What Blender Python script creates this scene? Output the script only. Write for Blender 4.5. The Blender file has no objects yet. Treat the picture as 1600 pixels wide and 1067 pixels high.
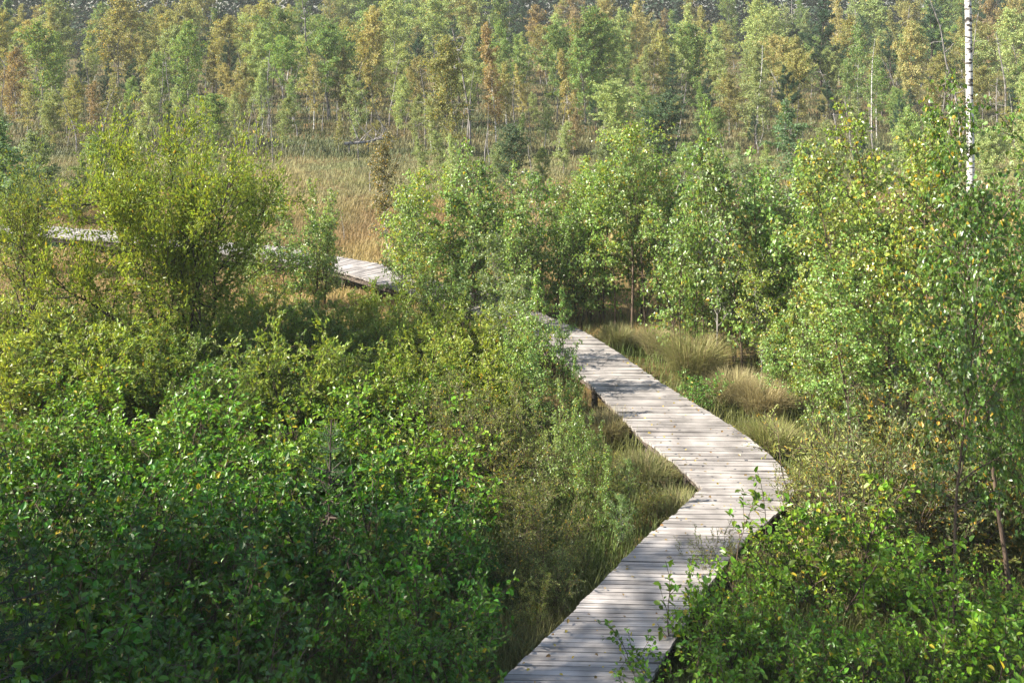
import bpy, math
import numpy as np
from math import radians, sin, cos, pi

# ------------------------------------------------------------------ camera, light, exposure
sc = bpy.context.scene
F, CAMZ = 1689.0, 8.0                       # focal length in photo pixels, eye height in metres
PITCH = 0.0                                 # level camera, lens shifted down: trunks stay parallel as in the photo
cam_d = bpy.data.cameras.new('camera')
cam_d.sensor_width = 36.0
cam_d.lens = 36.0 * F / 1600.0
cam_d.shift_y = -533.5 / 1600.0
cam_d.clip_end = 3000
cam = bpy.data.objects.new('camera', cam_d)
cam.location = (0, 0, CAMZ)
cam.rotation_euler = (pi / 2 - PITCH, 0, 0)
sc.collection.objects.link(cam)
sc.camera = cam

SUN_EL, SUN_AZ = radians(38), radians(-100)  # azimuth measured from +Y towards +X
world = bpy.data.worlds.new('World')
sc.world = world
world.use_nodes = True
wn = world.node_tree.nodes
sky = wn.new('ShaderNodeTexSky')
sky.sky_type = 'NISHITA'
sky.sun_disc = False
sky.sun_elevation = SUN_EL
sky.sun_rotation = SUN_AZ
sky.air_density = 1.2
sky.dust_density = 1.5
bg = wn['Background']
bg.inputs[1].default_value = 0.095
world.node_tree.links.new(sky.outputs[0], bg.inputs[0])

sun_d = bpy.data.lights.new('sun', 'SUN')
sun_d.energy = 5.0
sun_d.angle = radians(0.6)
sun_d.color = (1.0, 0.93, 0.82)
sun = bpy.data.objects.new('sun', sun_d)
sun.rotation_euler = (pi / 2 - SUN_EL, 0, -SUN_AZ + pi)
sc.collection.objects.link(sun)

sc.view_settings.view_transform = 'Standard'
sc.view_settings.look = 'None'
sc.view_settings.exposure = 1.75
sc.view_settings.gamma = 1
sc.cycles.max_bounces = 7
sc.cycles.diffuse_bounces = 3
sc.cycles.glossy_bounces = 2
sc.cycles.transmission_bounces = 5
sc.cycles.use_denoising = True
sc.cycles.denoiser = 'OPENIMAGEDENOISE'
sc.cycles.denoising_input_passes = 'RGB_ALBEDO_NORMAL'
sc.cycles.denoising_prefilter = 'ACCURATE'
sc.cycles.caustics_reflective = False
sc.cycles.caustics_refractive = False

RNG = np.random.default_rng(7)
C = sc.collection

# ------------------------------------------------------------------ projection helpers
def ray(px, py):
    v = -py / F
    return np.array([(px - 800) / F, cos(PITCH) + sin(PITCH) * v, -sin(PITCH) + cos(PITCH) * v])

def at(px, py, z=0.0):
    d = ray(px, py)
    t = (z - CAMZ) / d[2]
    return np.array([d[0] * t, d[1] * t, z])

def top_z(Y, py):
    d = ray(800, py)
    return CAMZ + d[2] / d[1] * Y

# ------------------------------------------------------------------ object helpers
def link(name, data, parent=None):
    o = bpy.data.objects.new(name, data)
    C.objects.link(o)
    if parent is not None:
        o.parent = parent
    return o

def tag(o, label=None, cat=None, group=None, kind=None):
    if label: o['label'] = label
    if cat: o['category'] = cat
    if group: o['group'] = group
    if kind: o['kind'] = kind
    return o

def raw_mesh(name, V, loops, starts, mat, smooth=False, rnd=None, col=None):
    me = bpy.data.meshes.new(name)
    V = np.ascontiguousarray(V, dtype=np.float32)
    loops = np.ascontiguousarray(loops, dtype=np.int32)
    starts = np.ascontiguousarray(starts, dtype=np.int32)
    me.vertices.add(len(V)); me.vertices.foreach_set('co', V.ravel())
    me.loops.add(len(loops)); me.loops.foreach_set('vertex_index', loops)
    me.polygons.add(len(starts)); me.polygons.foreach_set('loop_start', starts)
    if smooth:
        me.polygons.foreach_set('use_smooth', np.ones(len(starts), dtype=bool))
    else:
        me.polygons.foreach_set('use_smooth', np.zeros(len(starts), dtype=bool))
    me.update(calc_edges=True)
    if rnd is not None:
        a = me.attributes.new('rnd', 'FLOAT', 'FACE')
        a.data.foreach_set('value', np.ascontiguousarray(rnd, dtype=np.float32))
    if col is not None:
        a = me.attributes.new('tint', 'FLOAT_COLOR', 'FACE')
        c4 = np.ones((len(col), 4), np.float32); c4[:, :3] = col
        a.data.foreach_set('color', c4.ravel())
    me.materials.append(mat)
    return me

def unit(a):
    return a / np.maximum(np.linalg.norm(a, axis=-1, keepdims=True), 1e-9)

LEAF6 = np.array([(0, 0, 0), (.32, .5, .13), (.72, .36, .10), (1, 0, -.06), (.72, -.36, .10), (.32, -.5, .13)])
DELTA6 = np.array([(0, 0, 0), (.22, .5, .10), (.55, .38, .10), (1, 0, -.08), (.55, -.38, .10), (.22, -.5, .10)])
QUAD4 = np.array([(0, 0, 0), (.45, .5, .08), (1, 0, 0), (.45, -.5, .08)])

def leaf_mesh(name, mat, P, A, N, S, ratio, kind='leaf', rng=RNG):
    A = unit(A); side = unit(np.cross(A, N)); n = np.cross(side, A)
    T = {'leaf': LEAF6, 'delta': DELTA6, 'quad': QUAD4}[kind]
    k = len(T)
    S = np.asarray(S)[:, None, None]
    V = P[:, None, :] + S * (T[None, :, 0:1] * A[:, None, :] + ratio * T[None, :, 1:2] * side[:, None, :] + T[None, :, 2:3] * n[:, None, :])
    m = len(P)
    base = (np.arange(m) * k)[:, None]
    if k == 6:
        loops = (base + np.array([[0, 1, 2, 3, 0, 3, 4, 5]])).ravel()
        starts = np.arange(2 * m) * 4
        r = np.repeat(rng.random(m), 2)
    else:
        loops = (base + np.array([[0, 1, 2, 3]])).ravel()
        starts = np.arange(m) * 4
        r = rng.random(m)
    return raw_mesh(name, V.reshape(-1, 3), loops, starts, mat, rnd=r)

def tube_arrays(lines, sides):
    Vs, Ls, off = [], [], 0
    ang = np.arange(sides) * 2 * pi / sides
    for pts, rad in lines:
        n = len(pts)
        if n < 2: continue
        t = np.gradient(pts, axis=0); t = unit(t)
        ref = np.array([1.0, 0.13, 0.07]) if abs(t[:, 2]).mean() > .5 else np.array([0.05, 0.1, 1.0])
        u = unit(np.cross(t, ref)); w = np.cross(t, u)
        ring = pts[:, None, :] + rad[:, None, None] * (np.cos(ang)[None, :, None] * u[:, None, :] + np.sin(ang)[None, :, None] * w[:, None, :])
        Vs.append(ring.reshape(-1, 3))
        i = np.arange(n - 1)[:, None] * sides; j = np.arange(sides)[None, :]; j2 = (j + 1) % sides
        q = np.stack([i + j, i + j2, i + sides + j2, i + sides + j], -1).reshape(-1, 4) + off
        Ls.append(q)
        off += n * sides
    return np.concatenate(Vs), np.concatenate(Ls)

def tube_mesh(name, mat, lines, sides=5):
    V, Q = tube_arrays(lines, sides)
    return raw_mesh(name, V, Q.ravel(), np.arange(len(Q)) * 4, mat, smooth=True)

def curve(rng, p0, d, L, n, wander=.1, grav=0.0):
    pts = [np.array(p0, float)]
    d = np.array(d, float); d /= np.linalg.norm(d)
    for _ in range(n):
        d = d + rng.normal(0, wander, 3) + np.array([0, 0, grav])
        d /= np.linalg.norm(d)
        pts.append(pts[-1] + d * L / n)
    return np.array(pts)

def along(pts, t):
    """points and directions at fractions t of a polyline"""
    x = np.clip(np.asarray(t), 0, .9999) * (len(pts) - 1)
    i = x.astype(int); f = (x - i)[:, None]
    return pts[i] * (1 - f) + pts[i + 1] * f, unit(pts[i + 1] - pts[i])

def dirv(az, el):
    return np.array([cos(az) * cos(el), sin(az) * cos(el), sin(el)])

def taper(n, r0, r1, p=1.0):
    return r0 + (r1 - r0) * np.linspace(0, 1, n) ** p

# ------------------------------------------------------------------ materials
def new_mat(name):
    m = bpy.data.materials.new(name); m.use_nodes = True
    nt = m.node_tree
    return m, nt, nt.nodes, nt.links, nt.nodes['Principled BSDF'], nt.nodes['Material Output']

def math_node(nd, lk, op, a, b=None):
    n = nd.new('ShaderNodeMath'); n.operation = op
    for i, v in enumerate((a, b)):
        if v is None: continue
        if isinstance(v, (int, float)): n.inputs[i].default_value = v
        else: lk.new(v, n.inputs[i])
    return n.outputs[0]

def leaf_material(name, rough=.4, spec=.5, trans=.35, yellow=(.50, .33, .03), spread=.45):
    m, nt, nd, lk, pr, out = new_mat(name)
    oi = nd.new('ShaderNodeObjectInfo')
    at_ = nd.new('ShaderNodeAttribute'); at_.attribute_name = 'rnd'
    r1 = at_.outputs['Fac']
    r2 = math_node(nd, lk, 'FRACT', math_node(nd, lk, 'MULTIPLY', r1, 37.7))
    r3 = math_node(nd, lk, 'FRACT', math_node(nd, lk, 'MULTIPLY', r1, 91.3))
    val = math_node(nd, lk, 'ADD', math_node(nd, lk, 'MULTIPLY', r2, 2 * spread), 1 - spread)
    hsv = nd.new('ShaderNodeHueSaturation')
    lk.new(oi.outputs['Color'], hsv.inputs['Color'])
    lk.new(val, hsv.inputs['Value'])
    hue = math_node(nd, lk, 'ADD', math_node(nd, lk, 'MULTIPLY', r3, .05), .475)
    lk.new(hue, hsv.inputs['Hue'])
    isy = math_node(nd, lk, 'LESS_THAN', r1, oi.outputs['Alpha'])
    mx = nd.new('ShaderNodeMixRGB')
    mx.inputs[2].default_value = (*yellow, 1)
    lk.new(math_node(nd, lk, 'MULTIPLY', isy, .85), mx.inputs[0])
    lk.new(hsv.outputs[0], mx.inputs[1])
    lk.new(mx.outputs[0], pr.inputs['Base Color'])
    pr.inputs['Roughness'].default_value = rough
    pr.inputs['Specular IOR Level'].default_value = spec
    tr = nd.new('ShaderNodeBsdfTranslucent')
    sat = nd.new('ShaderNodeMixRGB'); sat.blend_type = 'MULTIPLY'; sat.inputs[0].default_value = 1
    sat.inputs[2].default_value = (1.35, 1.25, .6, 1)
    lk.new(mx.outputs[0], sat.inputs[1]); lk.new(sat.outputs[0], tr.inputs[0])
    ms = nd.new('ShaderNodeMixShader'); ms.inputs[0].default_value = trans
    lk.new(pr.outputs[0], ms.inputs[1]); lk.new(tr.outputs[0], ms.inputs[2])
    lk.new(ms.outputs[0], out.inputs[0])
    return m

def bark_material(name, c1, c2, scale=(8, 8, 8), lo=.4, hi=.6, rough=.85):
    m, nt, nd, lk, pr, out = new_mat(name)
    tc = nd.new('ShaderNodeTexCoord'); mp = nd.new('ShaderNodeMapping'); mp.inputs['Scale'].default_value = scale
    no = nd.new('ShaderNodeTexNoise'); no.inputs['Scale'].default_value = 1; no.inputs['Detail'].default_value = 4
    cr = nd.new('ShaderNodeValToRGB')
    cr.color_ramp.elements[0].position = lo; cr.color_ramp.elements[0].color = (*c1, 1)
    cr.color_ramp.elements[1].position = hi; cr.color_ramp.elements[1].color = (*c2, 1)
    lk.new(tc.outputs['Object'], mp.inputs[0]); lk.new(mp.outputs[0], no.inputs['Vector'])
    lk.new(no.outputs['Fac'], cr.inputs[0]); lk.new(cr.outputs[0], pr.inputs['Base Color'])
    pr.inputs['Roughness'].default_value = rough
    pr.inputs['Specular IOR Level'].default_value = .2
    bp = nd.new('ShaderNodeBump'); bp.inputs['Strength'].default_value = .4; bp.inputs['Distance'].default_value = .02
    lk.new(no.outputs['Fac'], bp.inputs['Height']); lk.new(bp.outputs[0], pr.inputs['Normal'])
    return m

def blade_material(name, trans=.3, rough=.55):
    m, nt, nd, lk, pr, out = new_mat(name)
    at_ = nd.new('ShaderNodeAttribute'); at_.attribute_name = 'tint'
    lk.new(at_.outputs['Color'], pr.inputs['Base Color'])
    pr.inputs['Roughness'].default_value = rough
    pr.inputs['Specular IOR Level'].default_value = .3
    tr = nd.new('ShaderNodeBsdfTranslucent'); lk.new(at_.outputs['Color'], tr.inputs[0])
    ms = nd.new('ShaderNodeMixShader'); ms.inputs[0].default_value = trans
    lk.new(pr.outputs[0], ms.inputs[1]); lk.new(tr.outputs[0], ms.inputs[2]); lk.new(ms.outputs[0], out.inputs[0])
    return m

M = {
    'birch_leaf': leaf_material('birch leaf', .36, .75, .46),
    'alder_leaf': leaf_material('alder leaf', .38, .4, .34, yellow=(.45, .34, .03)),
    'willow_leaf': leaf_material('willow leaf', .42, .5, .42, yellow=(.50, .30, .04)),
    'far_leaf': leaf_material('far birch leaf', .55, .35, .42, yellow=(.42, .26, .05), spread=.4),
    'needle': leaf_material('conifer needle', .6, .15, .2, spread=.4),
    'white_bark': bark_material('white birch bark', (.035, .03, .028), (.47, .45, .42), (5, 5, 15), .41, .49),
    'brown_bark': bark_material('brown twig bark', (.045, .032, .024), (.12, .085, .06), (14, 14, 5)),
    'grey_bark': bark_material('grey bark', (.08, .07, .062), (.25, .23, .21), (9, 9, 3)),
    'dead_wood': bark_material('bleached dead wood', (.09, .08, .072), (.28, .26, .24), (10, 10, 2)),
    'dark_bark': bark_material('dark bark', (.03, .024, .02), (.085, .065, .05), (9, 9, 4)),
    'grass': blade_material('grass blade'),
}

# ------------------------------------------------------------------ ground
def ground():
    n = 90
    xs = np.concatenate([np.linspace(-400, -60, 12)[:-1], np.linspace(-60, 60, 90), np.linspace(60, 400, 12)[1:]])
    ys = np.concatenate([np.linspace(-60, 5, 8)[:-1], np.linspace(5, 75, 80), np.linspace(75, 900, 25)[1:]])
    X, Y = np.meshgrid(xs, ys)
    Z = .06 * np.sin(X * 1.3 + 1.7 * np.sin(Y * .5)) * np.sin(Y * 1.1) + .04 * np.sin(X * 3.1 + Y * 2.3) - .06
    V = np.stack([X, Y, Z], -1).reshape(-1, 3)
    a = np.arange(len(ys) - 1)[:, None] * len(xs) + np.arange(len(xs) - 1)[None, :]
    Q = np.stack([a, a + 1, a + 1 + len(xs), a + len(xs)], -1).reshape(-1, 4)
    m, nt, nd, lk, pr, out = new_mat('bog ground')
    tc = nd.new('ShaderNodeTexCoord')
    n1 = nd.new('ShaderNodeTexNoise'); n1.inputs['Scale'].default_value = .35; n1.inputs['Detail'].default_value = 6
    n2 = nd.new('ShaderNodeTexNoise'); n2.inputs['Scale'].default_value = 5; n2.inputs['Detail'].default_value = 8
    cr = nd.new('ShaderNodeValToRGB')
    e = cr.color_ramp.elements
    e[0].position = .35; e[0].color = (.07, .075, .025, 1)
    e[1].position = .65; e[1].color = (.16, .105, .045, 1)
    cr2 = nd.new('ShaderNodeValToRGB')
    cr2.color_ramp.elements[0].position = .3; cr2.color_ramp.elements[0].color = (.35, .35, .35, 1)
    cr2.color_ramp.elements[1].position = .7; cr2.color_ramp.elements[1].color = (1.2, 1.2, 1.2, 1)
    mu = nd.new('ShaderNodeMixRGB'); mu.blend_type = 'MULTIPLY'; mu.inputs[0].default_value = 1
    lk.new(tc.outputs['Object'], n1.inputs['Vector']); lk.new(tc.outputs['Object'], n2.inputs['Vector'])
    lk.new(n1.outputs['Fac'], cr.inputs[0]); lk.new(n2.outputs['Fac'], cr2.inputs[0])
    lk.new(cr.outputs[0], mu.inputs[1]); lk.new(cr2.outputs[0], mu.inputs[2])
    lk.new(mu.outputs[0], pr.inputs['Base Color'])
    pr.inputs['Roughness'].default_value = .95; pr.inputs['Specular IOR Level'].default_value = .1
    bp = nd.new('ShaderNodeBump'); bp.inputs['Strength'].default_value = .7; bp.inputs['Distance'].default_value = .1
    lk.new(n2.outputs['Fac'], bp.inputs['Height']); lk.new(bp.outputs[0], pr.inputs['Normal'])
    me = raw_mesh('ground', V, Q.ravel(), np.arange(len(Q)) * 4, m, smooth=True)
    tag(link('ground', me), kind='structure')
ground()

# ------------------------------------------------------------------ boardwalk
ZD = .45
def lr(l, r, y):
    return at(l, y, ZD)[:2], at(r, y, ZD)[:2]
stations = [lr(600, 880, 1240), lr(700, 945, 1150), lr(785, 1012, 1065), lr(868, 1062, 985), lr(955, 1118, 900),
            lr(1010, 1168, 845), lr(1060, 1215, 800), lr(1097, 1246, 760), lr(1060, 1222, 724), lr(1000, 1168, 680),
            lr(962, 1106, 640), lr(920, 1034, 595), lr(872, 976, 558), lr(808, 905, 515)]
cents = [at(x, y, ZD)[:2] for x, y in ((790, 488), (700, 458), (620, 434), (560, 417), (500, 405), (420, 395), (300, 382), (160, 366), (0, 355), (-150, 347), (-330, 338))]
cc = [(stations[-1][0] + stations[-1][1]) / 2] + cents
for i in range(1, len(cc)):
    d = cc[min(i + 1, len(cc) - 1)] - cc[i - 1]; d = d / np.linalg.norm(d)
    nrm = np.array([-d[1], d[0]]) * .66
    stations.append((cc[i] + nrm, cc[i] - nrm))
def boardwalk():
    L = np.array([s[0] for s in stations]); R = np.array([s[1] for s in stations])
    mid = (L + R) / 2
    seg = np.linalg.norm(np.diff(mid, axis=0), axis=1)
    # planks: advance measured across the planks, about 0.13 m each
    P = []
    rng = np.random.default_rng(3)
    for i in range(len(mid) - 1):
        ax = unit(R[i] + R[i + 1] - L[i] - L[i + 1])
        perp = np.array([-ax[1], ax[0]])
        dist = abs(np.dot(mid[i + 1] - mid[i], perp))
        if i >= 14: dist = seg[i]
        n = max(2, int(round(dist / .088)))
        for k in range(n): P.append(i + k / n)
    P = np.array(P)
    def lerp(A, t):
        i = np.minimum(t.astype(int), len(A) - 2); f = (t - i)[:, None]
        return A[i] * (1 - f) + A[i + 1] * f
    n = len(P)
    t2 = np.append(P[1:], P[-1] + (P[-1] - P[-2])); t2 = np.minimum(t2, len(L) - 1)
    gap = np.minimum(1, .07 + .13 * rng.random(n) ** 2)
    wob = rng.normal(0, .007, (n, 1))
    wob2 = rng.normal(0, .007, (n, 1))
    a0, b0 = lerp(L, P), lerp(R, P)
    a1, b1 = lerp(L, P + (t2 - P) * (1 - gap)), lerp(R, P + (t2 - P) * (1 - gap))
    ux = unit(b0 - a0)
    sk = rng.normal(.025, .004, (n, 1)); py_ = np.stack([-ux[:, 1], ux[:, 0]], -1)
    a0, a1 = a0 - ux * wob + py_ * sk, a1 - ux * wob + py_ * sk
    b0, b1 = b0 + ux * wob2 - py_ * sk, b1 + ux * wob2 - py_ * sk
    z = ZD + rng.normal(0, .0045, n)
    tl = rng.normal(0, .005, n)
    lowf = .03 * np.sin(np.arange(n) * .045) + .02 * np.sin(np.arange(n) * .13 + 1)
    za, zb = z + tl + lowf, z - tl + lowf
    th = .042
    V = np.zeros((n, 8, 3))
    for k, (q, zz) in enumerate(((a0, za), (b0, zb), (b1, zb), (a1, za))):
        V[:, k, :2] = q; V[:, k, 2] = zz
        V[:, k + 4, :2] = q; V[:, k + 4, 2] = zz - th
    fq = np.array([[0, 1, 2, 3], [7, 6, 5, 4], [0, 4, 5, 1], [1, 5, 6, 2], [2, 6, 7, 3], [3, 7, 4, 0]])
    Q = (np.arange(n) * 8)[:, None, None] + fq[None]
    m, nt, nd, lk, pr, out = new_mat('weathered plank')
    at_ = nd.new('ShaderNodeAttribute'); at_.attribute_name = 'rnd'
    tc = nd.new('ShaderNodeTexCoord')
    cx = nd.new('ShaderNodeCombineXYZ'); lk.new(math_node(nd, lk, 'MULTIPLY', at_.outputs['Fac'], 300), cx.inputs[2])
    va = nd.new('ShaderNodeVectorMath'); va.operation = 'ADD'
    mp = nd.new('ShaderNodeMapping'); mp.inputs['Scale'].default_value = (1.1, 55, 4)
    lk.new(tc.outputs['Object'], mp.inputs[0]); lk.new(mp.outputs[0], va.inputs[0]); lk.new(cx.outputs[0], va.inputs[1])
    no = nd.new('ShaderNodeTexNoise'); no.inputs['Scale'].default_value = 1; no.inputs['Detail'].default_value = 6; no.inputs['Roughness'].default_value = .65
    lk.new(va.outputs[0], no.inputs['Vector'])
    cr = nd.new('ShaderNodeValToRGB')
    e = cr.color_ramp.elements
    e[0].position = .27; e[0].color = (.065, .054, .047, 1)
    e[1].position = .66; e[1].color = (.385, .352, .32, 1)
    x = e.new(.45); x.color = (.27, .245, .225, 1)
    lk.new(no.outputs['Fac'], cr.inputs[0])
    st = nd.new('ShaderNodeTexNoise'); st.inputs['Scale'].default_value = 2.2; st.inputs['Detail'].default_value = 5
    lk.new(tc.outputs['Object'], st.inputs['Vector'])
    mr = nd.new('ShaderNodeMapRange'); mr.inputs[1].default_value = .3; mr.inputs[2].default_value = .7; mr.inputs[3].default_value = .5; mr.inputs[4].default_value = 1.12
    lk.new(st.outputs['Fac'], mr.inputs[0])
    v = math_node(nd, lk, 'ADD', math_node(nd, lk, 'MULTIPLY', at_.outputs['Fac'], .42), .78)
    v = math_node(nd, lk, 'MULTIPLY', v, mr.outputs[0])
    mu = nd.new('ShaderNodeMixRGB'); mu.blend_type = 'MULTIPLY'; mu.inputs[0].default_value = 1
    lk.new(cr.outputs[0], mu.inputs[1]); lk.new(v, mu.inputs[2])
    lk.new(mu.outputs[0], pr.inputs['Base Color'])
    pr.inputs['Roughness'].default_value = .8; pr.inputs['Specular IOR Level'].default_value = .25
    bp = nd.new('ShaderNodeBump'); bp.inputs['Strength'].default_value = .5; bp.inputs['Distance'].default_value = .01
    lk.new(no.outputs['Fac'], bp.inputs['Height']); lk.new(bp.outputs[0], pr.inputs['Normal'])
    root = link('boardwalk', None)
    tag(root, 'winding boardwalk of grey weathered planks crossing the bog', 'boardwalk')
    deck = raw_mesh('deck', V.reshape(-1, 3), Q.ravel(), np.arange(n * 6) * 4, m, rnd=np.repeat(rng.random(n), 6))
    link('deck', deck, root)
    # stringers under both edges and posts
    wm = bark_material('wet beam wood', (.035, .029, .024), (.12, .095, .075), (20, 20, 20))
    for side in (0.08, 0.92):
        line = L + (R - L) * side
        pts = np.concatenate([line, np.full((len(line), 1), ZD - .135)], 1)
        vv, qq = [], []
        t = unit(np.gradient(line, axis=0)); nn = np.stack([-t[:, 1], t[:, 0]], -1) * .045
        for s, dz in ((1, .07), (-1, .07), (-1, -.07), (1, -.07)):
            q = pts.copy(); q[:, :2] += nn * s; q[:, 2] += dz; vv.append(q)
        vv = np.stack(vv, 1); k = len(line)
        for i in range(k - 1):
            for j in range(4):
                a, b = i * 4 + j, i * 4 + (j + 1) % 4
                qq.append((a, b, b + 4, a + 4))
        qq = np.array(qq)
        link('beam', raw_mesh('beam', vv.reshape(-1, 3), qq.ravel(), np.arange(len(qq)) * 4, wm), root)
    for i in range(1, len(L) - 1):
        for side in (.08, .92):
            p = L[i] + (R[i] - L[i]) * side
            q = np.array([[p[0], p[1], -.3], [p[0], p[1], ZD - .21]])
            link('post', tube_mesh('post', wm, [(q, np.array([.07, .065]))], 8), root)
    return L, R
BL, BR = boardwalk()

# ------------------------------------------------------------------ plant prototypes
class Proto:
    def __init__(s, kind, H, trunk, crown, tn='trunk', cn='crown'):
        s.kind, s.H, s.trunk, s.crown, s.tn, s.cn = kind, H, trunk, crown, tn, cn

def leaves_on(rng, twigs, per_m, spread, size, mode, minper=3):
    """leaf positions, axes, normals, sizes along twigs"""
    P, A, N, S = [], [], [], []
    for pts in twigs:
        L = np.linalg.norm(np.diff(pts, axis=0), axis=1).sum()
        k = max(minper, int(L * per_m * rng.uniform(.75, 1.25)))
        t = rng.random(k) ** .8
        p, d = along(pts, t)
        p = p + rng.normal(0, spread, (k, 3))
        r = rng.normal(0, 1, (k, 3))
        if mode == 'hang':        # birch: blades hang on long stalks
            a = np.array([0, 0, -.8]) + d * .35 + r * .5
            n = rng.normal(0, 1, (k, 3)) + np.array([0, 0, .55])
        elif mode == 'flat':      # alder: blades lie open to the sky
            a = d * .6 + unit(r) * .9 + np.array([0, 0, -.12])
            n = np.array([0, 0, 1.0]) + rng.normal(0, .42, (k, 3))
        elif mode == 'up':        # willow: narrow blades ascend along the twig
            a = d * 1.0 + r * .45 + np.array([0, 0, .25])
            n = rng.normal(0, 1, (k, 3)) + np.array([0, 0, .6])
        else:                     # needles: all round the twig
            a = d * .5 + unit(r) * 1.0 + np.array([0, 0, .1])
            n = rng.normal(0, 1, (k, 3))
        P.append(p); A.append(a); N.append(n); S.append(size * rng.uniform(.5, 1.3, k))
    return np.concatenate(P), np.concatenate(A), np.concatenate(N), np.concatenate(S)

def make_birch(seed, H=7.0, r0=.055, nb=34, cb=.22, spread=.17, el=(45, 65), twigs=6, per_m=38, lsize=.13, ljit=.07,
               kind='quad', leaf='far_leaf', bark='grey_bark', stems=1, droop=-.05, prof=0, lratio=.85, sides=5, sub=.45, lean=.04):
    rng = np.random.default_rng(seed)
    lines, tw = [], []
    for s in range(stems):
        ang = rng.uniform(0, 2 * pi)
        d0 = np.array([cos(ang), sin(ang), 0]) * (lean if stems == 1 else .16) + np.array([0, 0, 1])
        h = H if s == 0 else H * rng.uniform(.65, .92)
        tr = curve(rng, (cos(ang) * .06 * (stems > 1), sin(ang) * .06 * (stems > 1), -.1), d0, h * 1.02, 14, .035, .01)
        tr[:, 2] *= h / tr[-1, 2]
        lines.append((tr, taper(15, r0 * h / H, r0 * .1, .8)))
        nbs = int(nb / stems ** .6)
        for i in range(nbs):
            t = cb + (1 - cb) * ((i + rng.random()) / nbs) ** .95
            u = (t - cb) / (1 - cb)
            if prof == 0: pf = max(.12, sin(pi * min(1, u * .86 + .14)) ** .75)          # ovoid
            elif prof == 1: pf = max(.14, (1 - u) ** .8 * (.55 + .45 * min(1, u * 5)))    # conical
            else: pf = max(.25, (1 - u * .75) * (.4 + .6 * min(1, u * 4)))               # column
            L = h * spread * pf * rng.uniform(.7, 1.3)
            p, _ = along(tr, [t])
            az = i * 2.4 + rng.normal(0, .5)
            e = radians(rng.uniform(*el) + 15 * u)
            br = curve(rng, p[0], dirv(az, e), L, 6, .12, droop)
            lines.append((br, taper(7, r0 * .34 * (1 - .7 * u), .004)))
            tw.append(br[2:])
            for j in range(twigs):
                q, dq = along(br, [rng.uniform(.2, 1)])
                dd = dq[0] + rng.normal(0, .65, 3)
                tg = curve(rng, q[0], dd, L * sub * rng.uniform(.5, 1.2), 4, .15, droop * 2.4)
                lines.append((tg, taper(5, .006, .002)))
                tw.append(tg)
        tw.append(tr[-4:])
    P, A, N, S = leaves_on(rng, tw, per_m, ljit, lsize, 'hang')
    if H > 4: thin = [l for l in lines]
    return Proto('birch_tree', H, tube_mesh('birch trunk', M[bark], lines, sides),
                 leaf_mesh('birch crown', M[leaf], P, A, N, S, lratio, kind, rng))

def make_shrub(seed, H=2.2, nst=12, tilt=(8, 48), per_m=55, lsize=.085, ratio=.62, mode='flat', leaf='alder_leaf', bark='brown_bark',
               r0=.016, twigs=9, ljit=.03, wander=.09, tlen=.32, kindname='alder_shrub', grav=.04, spreadr=.25, tmin=.12, kind='leaf', sub2=0):
    rng = np.random.default_rng(seed)
    lines, tw = [], []
    for i in range(nst):
        az = i * 2.4 + rng.normal(0, .4)
        ti = radians(rng.uniform(*tilt))
        L = H * rng.uniform(.62, 1.05) * (1 if ti < .5 else .92)
        base = np.array([cos(az), sin(az), 0]) * rng.uniform(0, spreadr); base[2] = -.05
        st = curve(rng, base, dirv(az, pi / 2 - ti), L, 10, wander, grav)
        lines.append((st, taper(11, r0 * rng.uniform(.7, 1.2), r0 * .25)))
        tw.append(st[7:])
        for j in range(twigs):
            t = tmin + (1 - tmin) * (j + rng.random()) / twigs
            q, dq = along(st, [t])
            dd = dq[0] * .55 + unit(rng.normal(0, 1, 3)) * .85 + np.array([0, 0, .15])
            tg = curve(rng, q[0], dd, H * tlen * rng.uniform(.5, 1.15) * (1.15 - .55 * t), 5, .13, .02)
            lines.append((tg, taper(6, r0 * .38, .002)))
            tw.append(tg[1:])
            for k in range(sub2):
                q2, d2 = along(tg, [rng.uniform(.25, 1)])
                t2 = curve(rng, q2[0], d2[0] + rng.normal(0, .6, 3), H * tlen * .4 * rng.uniform(.5, 1.2), 4, .15, .03)
                lines.append((t2, taper(5, .004, .0015)))
                tw.append(t2)
    zmax = max(l[0][:, 2].max() for l in lines)
    P, A, N, S = leaves_on(rng, tw, per_m, ljit, lsize, mode)
    return Proto(kindname, zmax, tube_mesh('shrub stems', M[bark], lines, 5),
                 leaf_mesh('shrub foliage', M[leaf], P, A, N, S, ratio, kind, rng), 'stems', 'foliage')

def make_pine(seed, H=7.0, cb=.35):
    rng = np.random.default_rng(seed)
    tr = curve(rng, (0, 0, -.1), (0, 0, 1), H * 1.01, 12, .03, .02); tr[:, 2] *= H / tr[-1, 2]
    lines = [(tr, taper(13, .085, .012, .8))]; tw = []
    nb = 34
    for i in range(nb):
        u = (i + rng.random()) / nb; t = cb + (1 - cb) * u
        L = H * .2 * max(.2, (1 - u ** 1.6)) * rng.uniform(.7, 1.25)
        p, _ = along(tr, [t])
        br = curve(rng, p[0], dirv(i * 2.4 + rng.normal(0, .4), radians(rng.uniform(5, 40) + 25 * u)), L, 6, .12, .05)
        lines.append((br, taper(7, .03, .006)))
        for j in range(7):
            q, dq = along(br, [rng.uniform(.35, 1)])
            tg = curve(rng, q[0], dq[0] + rng.normal(0, .55, 3) + np.array([0, 0, .3]), L * rng.uniform(.2, .4), 3, .1, .08)
            lines.append((tg, taper(4, .009, .004))); tw.append(tg)
    P, A, N, S = leaves_on(rng, tw, 110, .025, .17, 'needle')
    return Proto('pine_tree', H, tube_mesh('pine trunk', M['dark_bark'], lines, 5), leaf_mesh('pine crown', M['needle'], P, A, N, S, .17, 'quad', rng))

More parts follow.
